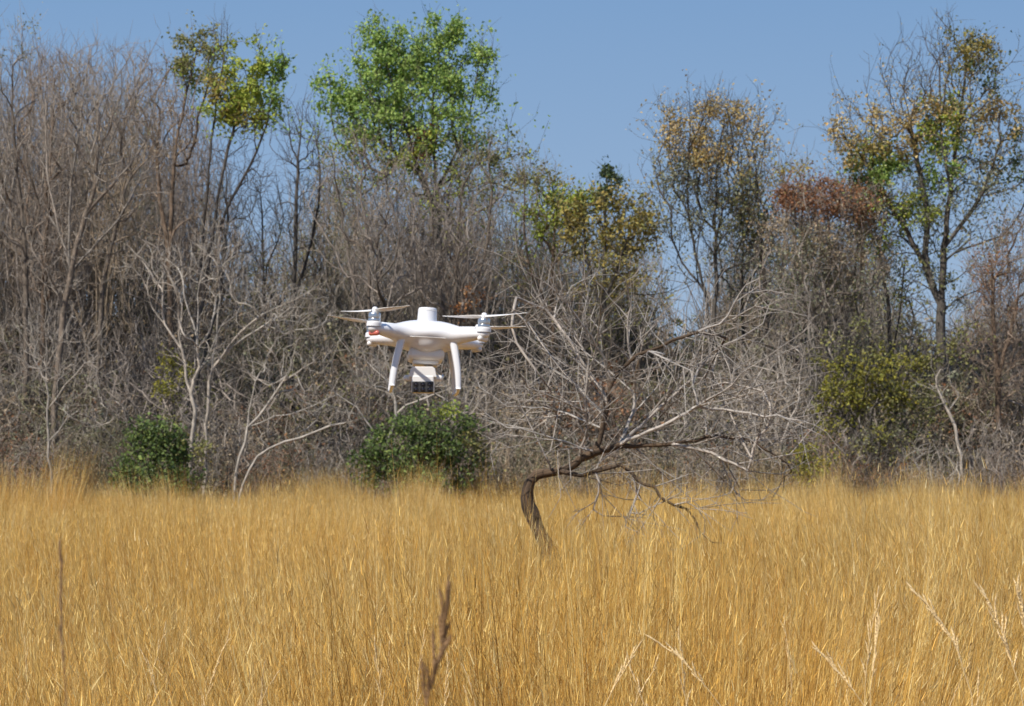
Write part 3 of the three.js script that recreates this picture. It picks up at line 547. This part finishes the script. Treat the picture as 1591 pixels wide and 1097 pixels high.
// ---------------------------------------------------------------- the golden grass
function ribbon(B, p, d, side, L, w, bend, c, segs = 4) {       // a grass blade
  const v0 = B.pos.length / 3, q = p.clone(), dir = d.clone();
  for (let k = 0; k <= segs; k++) {
    const u = k / segs, ww = w * (u < .15 ? .8 : 1) * (1 - u * u * .92) * .5;
    B.pos.push(q.x - side.x * ww, q.y - side.y * ww, q.z - side.z * ww, q.x + side.x * ww, q.y + side.y * ww, q.z + side.z * ww);
    for (let e = 0; e < 2; e++) B.col.push(c[0], c[1], c[2]);
    dir.addScaledVector(bend, 1 / segs).normalize(); q.addScaledVector(dir, L / segs);
    if (k < segs) { const a = v0 + k * 2; B.idx.push(a, a + 1, a + 2, a + 1, a + 3, a + 2); }
  }
  return q;
}
const GC = [[.72, .465, .128], [.78, .54, .168], [.64, .39, .092], [.84, .65, .26], [.56, .32, .07], [.70, .43, .11], [.88, .73, .37], [.44, .235, .058]];
function tuft(seed, n, h, spread, plume, wispy = 0) {
  const B = { pos: [], col: [], idx: [] }, r = rngOf(seed);
  for (let k = 0; k < n; k++) {
    const a = r() * 6.28, rr = spread * Math.sqrt(r()), p = V(Math.cos(a) * rr, 0, Math.sin(a) * rr), lean = (.05 + .14 * r()) * (wispy === 3 ? 1.1 : wispy ? .6 : 1);
    const d = V(Math.cos(a) * lean + (r() - .5) * .16, 1, Math.sin(a) * lean + (r() - .5) * .16).normalize(), th = r() * 6.28, side = V(Math.cos(th), 0, Math.sin(th));
    const tone = .8 + .4 * r(), cc = GC[Math.floor(r() * GC.length)].map((x) => x * tone), L = wispy === 3 ? h * (.45 + .55 * r()) : wispy ? h * (.75 + .3 * r()) : h * (.35 + .7 * r()), stem = r() < plume;
    const bend = V(r() - .5, -.1 - .25 * r(), r() - .5).multiplyScalar(wispy === 3 ? .4 : wispy > 1 ? 1.0 : wispy ? .22 : stem ? .4 : .7);
    ribbon(B, p, d, side, L, wispy === 3 ? .0042 : stem ? .0022 : .0025, bend, cc);
    if (stem) {                                      // side spikelets along the upper half
      const m = 5 + Math.floor(r() * 5), pale = [cc[0] * 1.06, cc[1] * 1.08, cc[2] * 1.15];
      for (let j = 0; j < m; j++) {
        const u = .45 + .55 * j / m, q = p.clone().addScaledVector(d, L * u).addScaledVector(bend, L * u * u * .5), b = r() * 6.28;
        const dd = V(Math.cos(b) * .35, 1, Math.sin(b) * .35).addScaledVector(bend, u).normalize();
        ribbon(B, q, dd, V(Math.sin(b), 0, -Math.cos(b)), (wispy ? .03 + .04 * r() : .03 + .05 * r()), .0026, V(Math.cos(b) * .3, -.1, Math.sin(b) * .3), pale, 2);
      }
    }
  }
  return geoOf(B.pos, null, B.idx, B.col);
}
{
  const root = base('grass', V(0, 0, 0), 'waist-high golden dry grass covering the whole field', 'grass', null, 'stuff');
  const kinds = [tuft(1, 130, 1.02, .13, .25), tuft(2, 120, .95, .16, .35), tuft(3, 110, 1.1, .12, .4), tuft(4, 130, .85, .18, .1), tuft(5, 100, 1.0, .2, .4), tuft(6, 30, 1.22, .22, .5, 1), tuft(7, 24, 1.3, .2, .6, 1), tuft(8, 26, 1.16, .24, .9, 2), tuft(9, 240, 1.45, .13, .3, 3), tuft(10, 200, 1.5, .1, .4, 3)];
  const r = rngOf(4242), list = kinds.map(() => []);
  const put = (x, z, s, tall, kind = -1) => {
    const patch = noise2(x * .45 + 31, z * .3 + 77), fine = noise2(x * 1.7 + 5, z * .9 + 3), i = kind >= 0 ? kind : z > -13 && r() < .34 ? 7 : r() < .42 ? 5 + Math.floor(r() * 2) : Math.floor(r() * 5);
    const y = s * (i > 4 ? 1 : .86) * (.74 + .40 * patch + .22 * (fine - .5)) * (.86 + .2 * r()) * tall * (i > 4 && i < 8 && z < -24 ? .82 : 1);
    const lx = .5 * (noise2(x * .55 + 11, z * .4 + 60) - .5), lz = .72 * (noise2(x * .6 + 71, z * .35 + 20) - .5);   // each patch is bent its own way by the wind
    const m = new THREE.Matrix4().compose(V(x, -.03, z), new THREE.Quaternion().setFromEuler(new THREE.Euler((r() - .5) * .14 + lx, r() * 6.28, (r() - .5) * .14 + lz, 'XZY')), V(s, y, s));
    const hue = .6 * noise2(x * .3 + 200, z * .14 + 90) + .4 * noise2(x * 1.1 + 20, z * .5 + 9), k = (.70 + .42 * r()) * (.86 + .28 * noise2(x * .9 + 300, z * .45 + 40));
    list[i].push([m, new THREE.Color(k * (.97 + .06 * hue), k * (.88 + .26 * hue), k * (.66 + .76 * hue))]);
  };
  for (let z = 2.4; z < 53.5; ) {
    const half = z * .255 + 1.4, dens = z < 14 ? 36 : z < 30 ? 32 : 26, step = .25;
    const n = Math.round(2 * half * step * dens);
    for (let k = 0; k < n; k++) {
      const x = (r() * 2 - 1) * half, zz = z + r() * step;
      const mx = x - .26, mz = zz - 19; if (mx * mx + mz * mz < .02) continue;
      put(x, -zz, .95 + .2 * r(), 1);
    }
    z += step;
  }
  for (let k = 0; k < 1600; k++) {                    // taller clumps along the wood edge
    const d = 45 + 8 * r(), px = -140 + 1880 * r(), P = at(px, 700, d), t = noise2(px * .03, 4.2); if (t < .35) continue;
    put(P.x, P.z, 1.1, 1.0 + .75 * (t - .35) + .32 * r() * r());
  }
  for (let z = 2.4; z < 53.5; z += .5) {             // the field goes on to both sides
    const a = z * .255 + 1.4, b = z * .45 + 4, n = Math.round((b - a) * .5 * 16);
    for (let k = 0; k < 2 * n; k++) put((k < n ? 1 : -1) * (a + (b - a) * r()), -z - r() * .5, 1 + .2 * r(), 1);
  }
  for (let c = 0; c < 300; c++) {                    // dense bunches that stand clear of the rest against the brush
    const d = 45 + 6 * r(), px = -80 + 1760 * r(), P = at(px, 700, d), t = noise2(px * .02, 8.1) + .35 * (px < 330 || (px > 640 && px < 800) || px > 1370 ? 1 : 0);
    put(P.x, P.z, .9 + .5 * r(), .56 + .62 * r() * r() * t + .1 * r(), 8 + Math.floor(r() * 2));
  }
  for (let c = 0; c < 420; c++) {                    // bunches scattered through the field
    const z = 7 + 34 * Math.sqrt(r()), x = (r() * 2 - 1) * (z * .25 + 1); put(x, -z, .8 + .5 * r(), .58 + .2 * r(), 8 + Math.floor(r() * 2));
  }
  kinds.forEach((g, i) => {
    const I = new THREE.InstancedMesh(g, M.grass, list[i].length); list[i].forEach(([m, c], k) => { I.setMatrixAt(k, m); I.setColorAt(k, c); });
    I.name = 'grass_tufts'; I.castShadow = I.receiveShadow = true; I.userData.kind = 'stuff'; root.add(I);
  });
}

// single seed stalks that stand out in the foreground
function stalk(label, depth, pts, width, color, { spikes = 12, from = .35, spikeLen = .06, seed = 1, out = .5, group } = {}) {
  const r = rngOf(seed), w = pts.map((a) => at(a[0], a[1], depth, a[2] || 0)), top = w[w.length - 1], foot = V(w[0].x + (w[0].x - w[1].x) * .6, -.02, w[0].z);
  const S = new Skeleton(seed); S.line([foot, ...w], .05, .002); S.radii(width * .45, width); for (let i = 0; i < S.x.length; i++) { const u = i / S.x.length; S.rad[i] = width * (1 - .6 * u); }
  const root = base('seed_stalk', V(foot.x, 0, foot.z), label, 'grass stalk', group);
  const g = S.geometries([], root.position, .05)[0], n = g.attributes.color.count; for (let i = 0; i < n; i++) g.attributes.color.setXYZ(i, ...color);
  mesh('stem', g, M.stalk, root);
  const c = new THREE.CatmullRomCurve3(w), parts = [];
  for (let k = 0; k < spikes; k++) {
    const u = from + (1 - from) * (k / (spikes - 1)), p = c.getPointAt(Math.min(1, u)), t = c.getTangentAt(Math.min(1, u)), a = r() * 6.28;
    const d = t.clone().addScaledVector(V(Math.cos(a), .1, Math.sin(a) * .7), out * (1 - .6 * u)).normalize(), L = spikeLen * (.6 + .8 * r());
    for (let j = 0; j < 5; j++) {                   // a spike: short overlapping seeds along a side stem
      const q = p.clone().addScaledVector(d, L * j / 5).sub(root.position), b = r() * 6.28, s = new THREE.ConeGeometry(width * .9, L * .42, 4); s.scale(1, 1, .7);
      const e = d.clone().addScaledVector(V(Math.cos(b), .2, Math.sin(b)), .22).normalize();
      s.translate(0, L * .2, 0); s.applyQuaternion(new THREE.Quaternion().setFromUnitVectors(V(0, 1, 0), e)); s.translate(q.x, q.y, q.z); s.deleteAttribute('uv');
      const tv = .85 + .3 * r(), cc = new Float32Array(s.attributes.position.count * 3); for (let i = 0; i < cc.length; i++) cc[i] = color[i % 3] * tv; s.setAttribute('color', new THREE.BufferAttribute(cc, 3)); parts.push(s);
    }
  }
  const head = mesh('seed_head', mergeGeometries(parts), M.stalk, root);
  return root;
}
{
  const straw = [.74, .55, .28], brown = [.20, .115, .05];
  stalk('long pale seed stalk bending left in the lower right foreground', 5.6, [[1512, 1097], [1500, 1050], [1484, 1000], [1460, 965], [1437, 935], [1423, 922]], .0024, straw, { spikes: 15, seed: 3, spikeLen: .034 });
  stalk('pale branching seed stalk by the right edge of the photo', 5.6, [[1590, 1097], [1576, 1040], [1560, 990], [1545, 955], [1533, 930]], .0024, straw, { spikes: 15, seed: 4, spikeLen: .04, out: .8 });
  stalk('pale seed stalk cut off by the right border', 5.4, [[1610, 1080], [1602, 1010], [1590, 960], [1582, 915]], .0024, straw, { spikes: 12, seed: 5, spikeLen: .04 });
  stalk('pale seed stalk leaning left at the bottom right of centre', 5.4, [[1350, 1110], [1325, 1070], [1300, 1040], [1275, 1015]], .0022, straw, { spikes: 10, seed: 6, spikeLen: .03 });
  stalk('upright pale seed stalk between the two leaning stalks at lower right', 5.7, [[1352, 1097], [1356, 1040], [1361, 1000], [1366, 970]], .002, straw, { spikes: 9, seed: 7, spikeLen: .03 });
  stalk('pale seed stalk leaning left below the bent dead tree', 5.7, [[1125, 1110], [1090, 1060], [1060, 1025], [1025, 1000]], .0022, straw, { spikes: 10, seed: 8, spikeLen: .03 });
  stalk('pale seed stalk leaning right in the bottom centre', 5.6, [[935, 1110], [952, 1070], [970, 1040], [985, 1015]], .0022, straw, { spikes: 9, seed: 9, spikeLen: .03 });
  const rr = rngOf(88);
  for (let k = 0; k < 34; k++) {
    const px = 20 + 1560 * rr(), d = 6 + 5 * rr(), top = 1097 - 20 - 150 * rr() * (6 / d), lean = (rr() - .5) * 130;
    stalk('thin pale seed stalk standing out in the near grass', d, [[px, top + 190], [px + lean * .25, top + 110], [px + lean * .6, top + 45], [px + lean, top]], .0018, straw, { spikes: 8, seed: 20 + k, spikeLen: .034, group: 'thin pale seed stalks in the near grass' });
  }
  stalk('out-of-focus dark brown forked stalk in the bottom centre foreground', 2.8, [[658, 1110], [672, 1060], [684, 1010], [690, 970], [696, 938]], .0026, brown, { spikes: 14, seed: 10, spikeLen: .034, out: .45, from: .1 });
  stalk('tall dark brown stem in the lower left foreground', 2.8, [[106, 1110], [102, 1060], [97, 1000], [95, 940], [94, 872]], .0022, brown, { spikes: 7, seed: 12, spikeLen: .018, out: .2 });
}

// ---------------------------------------------------------------- the drone
{
  const D = 6, root = base('drone', at(663, 522, D), 'white quadcopter drone hovering above the grass with a camera slung below', 'drone');
  root.rotation.set(-3.2 * Math.PI / 180, 4 * Math.PI / 180, -2.7 * Math.PI / 180);
  const A = .1225;
  const smin = (a, b, k) => { const h = Math.max(k - Math.abs(a - b), 0) / k; return Math.min(a, b) - h * h * k * .25; };
  const cone = (p, a, b, ra, rb, sy) => {
    const q = V(p.x, p.y * sy, p.z), ba = V(b[0] - a[0], (b[1] - a[1]) * sy, b[2] - a[2]), pa = V(q.x - a[0], q.y - a[1] * sy, q.z - a[2]);
    const h = Math.min(1, Math.max(0, pa.dot(ba) / ba.dot(ba))); return pa.addScaledVector(ba, -h).length() - (ra + (rb - ra) * h);
  };
  const sdf = (p) => {
    const k0 = Math.hypot(p.x / .076, (p.y + .001) / .031, p.z / .09), k1 = Math.hypot(p.x / .076 ** 2, (p.y + .001) / .031 ** 2, p.z / .09 ** 2);
    let d = k0 * (k0 - 1) / Math.max(k1, 1e-6);
    for (const sx of [-1, 1]) for (const sz of [-1, 1]) d = smin(d, cone(p, [sx * .03, -.002, sz * .03], [sx * A, -.002, sz * A], .033, .0135, 1.3), .032);
    d = smin(d, cone(p, [0, -.024, -.05], [0, -.024, .045], .030, .030, 1.6), .02);
    return d;
  };
  const shell = (scaleX, scaleY, res, f) => {
    const mc = new MarchingCubes(res, M.white, false, false, 120000); mc.isolation = 0;
    const P = (i, s) => (i - res / 2) / (res / 2) * s;
    for (let z = 0; z < res; z++) for (let y = 0; y < res; y++) for (let x = 0; x < res; x++) mc.setCell(x, y, z, -f(V(P(x, scaleX), P(y, scaleY), P(z, scaleX))));
    mc.update();
    const n = mc.count, pos = new Float32Array(n * 3), nor = new Float32Array(n * 3), e = .0006;
    for (let i = 0; i < n; i++) {
      const p = V(mc.positionArray[i * 3] * scaleX, mc.positionArray[i * 3 + 1] * scaleY, mc.positionArray[i * 3 + 2] * scaleX);
      const g = V(f(V(p.x + e, p.y, p.z)) - f(V(p.x - e, p.y, p.z)), f(V(p.x, p.y + e, p.z)) - f(V(p.x, p.y - e, p.z)), f(V(p.x, p.y, p.z + e)) - f(V(p.x, p.y, p.z - e))).normalize();
      pos.set([p.x, p.y, p.z], i * 3); nor.set([g.x, g.y, g.z], i * 3);
    }
    const g = new THREE.BufferGeometry(); g.setAttribute('position', new THREE.BufferAttribute(pos, 3)); g.setAttribute('normal', new THREE.BufferAttribute(nor, 3)); return g;
  };
  const body = mesh('body_shell', shell(.17, .06, 92, sdf), M.white, root);
  // round satellite antenna on top
  const lathe = (pts, n = 40) => new THREE.LatheGeometry(pts.map((a) => new THREE.Vector2(a[0], a[1])), n);
  const put = (m, x, y, z) => { m.position.set(x, y, z); return m; };
  put(mesh('antenna', lathe([[0, .064], [.0185, .064], [.0205, .0628], [.0212, .060], [.0222, .040], [.0232, .026], [.0232, .018]]), M.white, root), -.001, 0, 0);
  put(mesh('antenna_seam', lathe([[.0216, .0585], [.0220, .0580], [.0220, .0572], [.0217, .0568]]), M.cream, root.children[1]), 0, 0, 0);
  // the lip where the two shell halves meet, between the arms
  for (const s of [-1, 1]) { const c = new THREE.CatmullRomCurve3([V(-.04, -.012, s * .0845), V(0, -.012, s * .0905), V(.04, -.012, s * .0845)]); mesh('seam', new THREE.TubeGeometry(c, 20, .0007, 6), M.cream, body); }
  // underside: battery tray and gimbal mount
  put(mesh('belly', new RoundedBoxGeometry(.082, .026, .12, 4, .011), M.cream, root), 0, -.046, -.004);
  put(mesh('gimbal_plate', new RoundedBoxGeometry(.058, .010, .075, 3, .004), M.cream, root), 0, -.063, .004);
  // motors, propellers, arm lights
  const bladeGeo = (dirn) => {                       // one twisted tapering blade along +x
    const pos = [], idx = [], N = 16, K = 8;
    for (let i = 0; i <= N; i++) {
      const u = i / N, x = .006 + .112 * u, chord = .0055 + .0145 * Math.sin(Math.PI * Math.min(1, .12 + u * .95)) ** .8 * (1 - .35 * u), tw = (.38 - .28 * u) * dirn, th = .0016 * (1 - .6 * u), cz = -.002 * dirn, y0 = .004 * u * u;
      for (let k = 0; k < K; k++) { const a = k / K * Math.PI * 2, c = Math.cos(a) * chord / 2, t = Math.sin(a) * th; pos.push(x, y0 + t * Math.cos(tw) + c * Math.sin(tw), cz + c * Math.cos(tw) - t * Math.sin(tw)); }
    }
    for (let i = 0; i < N; i++) for (let k = 0; k < K; k++) { const a = i * K + k, b = i * K + (k + 1) % K; idx.push(a, b, a + K, b, b + K, a + K); }
    const c = pos.length / 3; pos.push(.1185, .004, 0); for (let k = 0; k < K; k++) idx.push(N * K + k, N * K + (k + 1) % K, c);
    return geoOf(pos, null, idx);
  };
  const blades = [bladeGeo(1), bladeGeo(-1)];
  const motorGeo = lathe([[0, .034], [.0105, .034], [.0132, .0318], [.0138, .029], [.0138, .021], [.0128, .0205], [.0128, .0192], [.0140, .0188], [.0140, .013], [.0128, .0105], [.0128, .006]], 28);
  const capGeo = lathe([[0, .0465], [.003, .0463], [.0056, .0445], [.0066, .041], [.0068, .036], [.0066, .0335]], 20);
  const baseGeo = lathe([[.0128, .0135], [.0162, .0125], [.0168, .009], [.0168, .002]], 28);
  // turn of each propeller: [x side, z side, degrees about y]
  for (const [sx, sz, deg] of [[-1, 1, -52], [1, 1, -40], [-1, -1, 28], [1, -1, -24]]) {
    const x = sx * A, z = sz * A;
    const mt = put(mesh('motor', motorGeo, M.metal, root), x, 0, z);
    mesh('motor_mount', baseGeo, M.white, mt);
    const pr = put(mesh('propeller', capGeo, M.white, root), x, 0, z); pr.rotation.y = deg * Math.PI / 180;
    for (const s of [0, 1]) { const b = mesh('blade', blades[(sx * sz + 1) / 2], M.blade, pr); b.position.y = .0385; b.rotation.y = s * Math.PI; }
    const lamp = put(mesh('arm_light', new THREE.CapsuleGeometry(.0062, .018, 6, 14), sz > 0 && sx < 0 ? M.redLens : M.cream, root), sx * (A - .001), -.0125, z + .0005); lamp.rotation.set(0, sz * sx * Math.PI / 4, Math.PI / 2, 'YXZ');
  }
  // landing gear: each side a curved front leg, a rear leg and the skid that joins them
  for (const s of [-1, 1]) {
    const gear = new THREE.Group(); gear.name = 'landing_gear'; root.add(gear);
    const legCurve = (zs) => new THREE.CatmullRomCurve3([V(s * .058, -.016, zs * .068), V(s * .064, -.045, zs * .074), V(s * .071, -.085, zs * .080), V(s * .0745, -.125, zs * .084)]);
    for (const zs of [1, -1]) {
      const c = legCurve(zs), pos = [], nor = [], idx = [], N = 20, K = 16;
      for (let i = 0; i <= N; i++) {
        const u = i / N, p = c.getPointAt(u), wx = .0093 - .0033 * u, wz = .012 - .005 * u;
        for (let k = 0; k < K; k++) { const a = k / K * Math.PI * 2, ca = Math.cos(a), sa = Math.sin(a), e = (v) => Math.sign(v) * Math.abs(v) ** .7; pos.push(p.x + e(ca) * wx, p.y, p.z + e(sa) * wz); }
      }
      for (let i = 0; i < N; i++) for (let k = 0; k < K; k++) { const a = i * K + k, b = i * K + (k + 1) % K; idx.push(a, b, a + K, b, b + K, a + K); }
      const e = pos.length / 3, q = c.getPointAt(1); pos.push(q.x, q.y - .002, q.z); for (let k = 0; k < K; k++) idx.push(N * K + k, e, N * K + (k + 1) % K);
      const leg = mesh('leg', geoOf(pos, null, idx), M.white, gear);
      if (zs > 0) {
        const eye = mesh('vision_sensor', new THREE.SphereGeometry(.0042, 18, 12), M.black, leg); eye.position.set(s * .0595, -.0225, .068 + .0105); eye.scale.z = .5;
        const ring = mesh('sensor_ring', new THREE.TorusGeometry(.0052, .0011, 8, 24), M.cream, leg); ring.position.set(s * .0595, -.0225, .068 + .0112);
      }
    }
    const skid = new THREE.CatmullRomCurve3([V(s * .0740, -.1205, .083), V(s * .0750, -.1255, .06), V(s * .0750, -.127, 0), V(s * .0750, -.1255, -.06), V(s * .0740, -.1205, -.083)]);
    mesh('skid', new THREE.TubeGeometry(skid, 30, .0038, 10), M.white, gear);
  }
  // camera on its gimbal
  const cam = new THREE.Group(); cam.name = 'gimbal_camera'; cam.position.set(-.0045, -.104, .035); cam.rotation.set(.06, -.06, .045); root.add(cam);
  const prof = new THREE.Shape([[-.030, 0], [-.026, .017], [-.0215, .021], [.0215, .021], [.026, .017], [.030, 0]].map((a) => new THREE.Vector2(a[0], a[1])));
  const hood = new THREE.ExtrudeGeometry(prof, { depth: .04, bevelEnabled: true, bevelSize: .0015, bevelThickness: .0015, bevelSegments: 3 });
  put(mesh('camera_hood', hood, M.cream, cam), 0, .007, -.022);
  put(mesh('camera_housing', new RoundedBoxGeometry(.051, .040, .042, 4, .004), M.cream, cam), 0, -.010, 0);
  const face = put(mesh('lens_panel', new RoundedBoxGeometry(.0485, .025, .006, 3, .002), M.dimBlack, cam), 0, -.0165, .0205);
  const rim = lathe([[.0028, 0], [.0056, 0], [.0058, .0012], [.0045, .002], [.0042, .001]], 20), lens = new THREE.SphereGeometry(.0046, 16, 8, 0, 6.2832, 0, 1);
  for (const x of [-.0155, 0, .0155]) for (const y of [-.0055, .0058]) { const l = put(mesh('lens', rim, M.black, face), x, y, .0028); l.rotation.x = Math.PI / 2; const g = mesh('lens_glass', lens, M.glass, l); g.position.y = -.0026; }
  for (const s of [-1, 1]) { const k = put(mesh('pivot', new THREE.CapsuleGeometry(.0072, .008, 6, 16), M.cream, cam), s * .0335, .004, -.001); k.rotation.z = Math.PI / 2; }
  const yoke = new THREE.CatmullRomCurve3([V(.037, .003, -.004), V(.041, .010, -.018), V(.030, .022, -.032), V(.008, .033, -.034), V(0, .044, -.032)]);
  mesh('gimbal_arm', new THREE.TubeGeometry(yoke, 26, .0052, 10), M.metal, cam);
}

renderer.render(scene, camera);
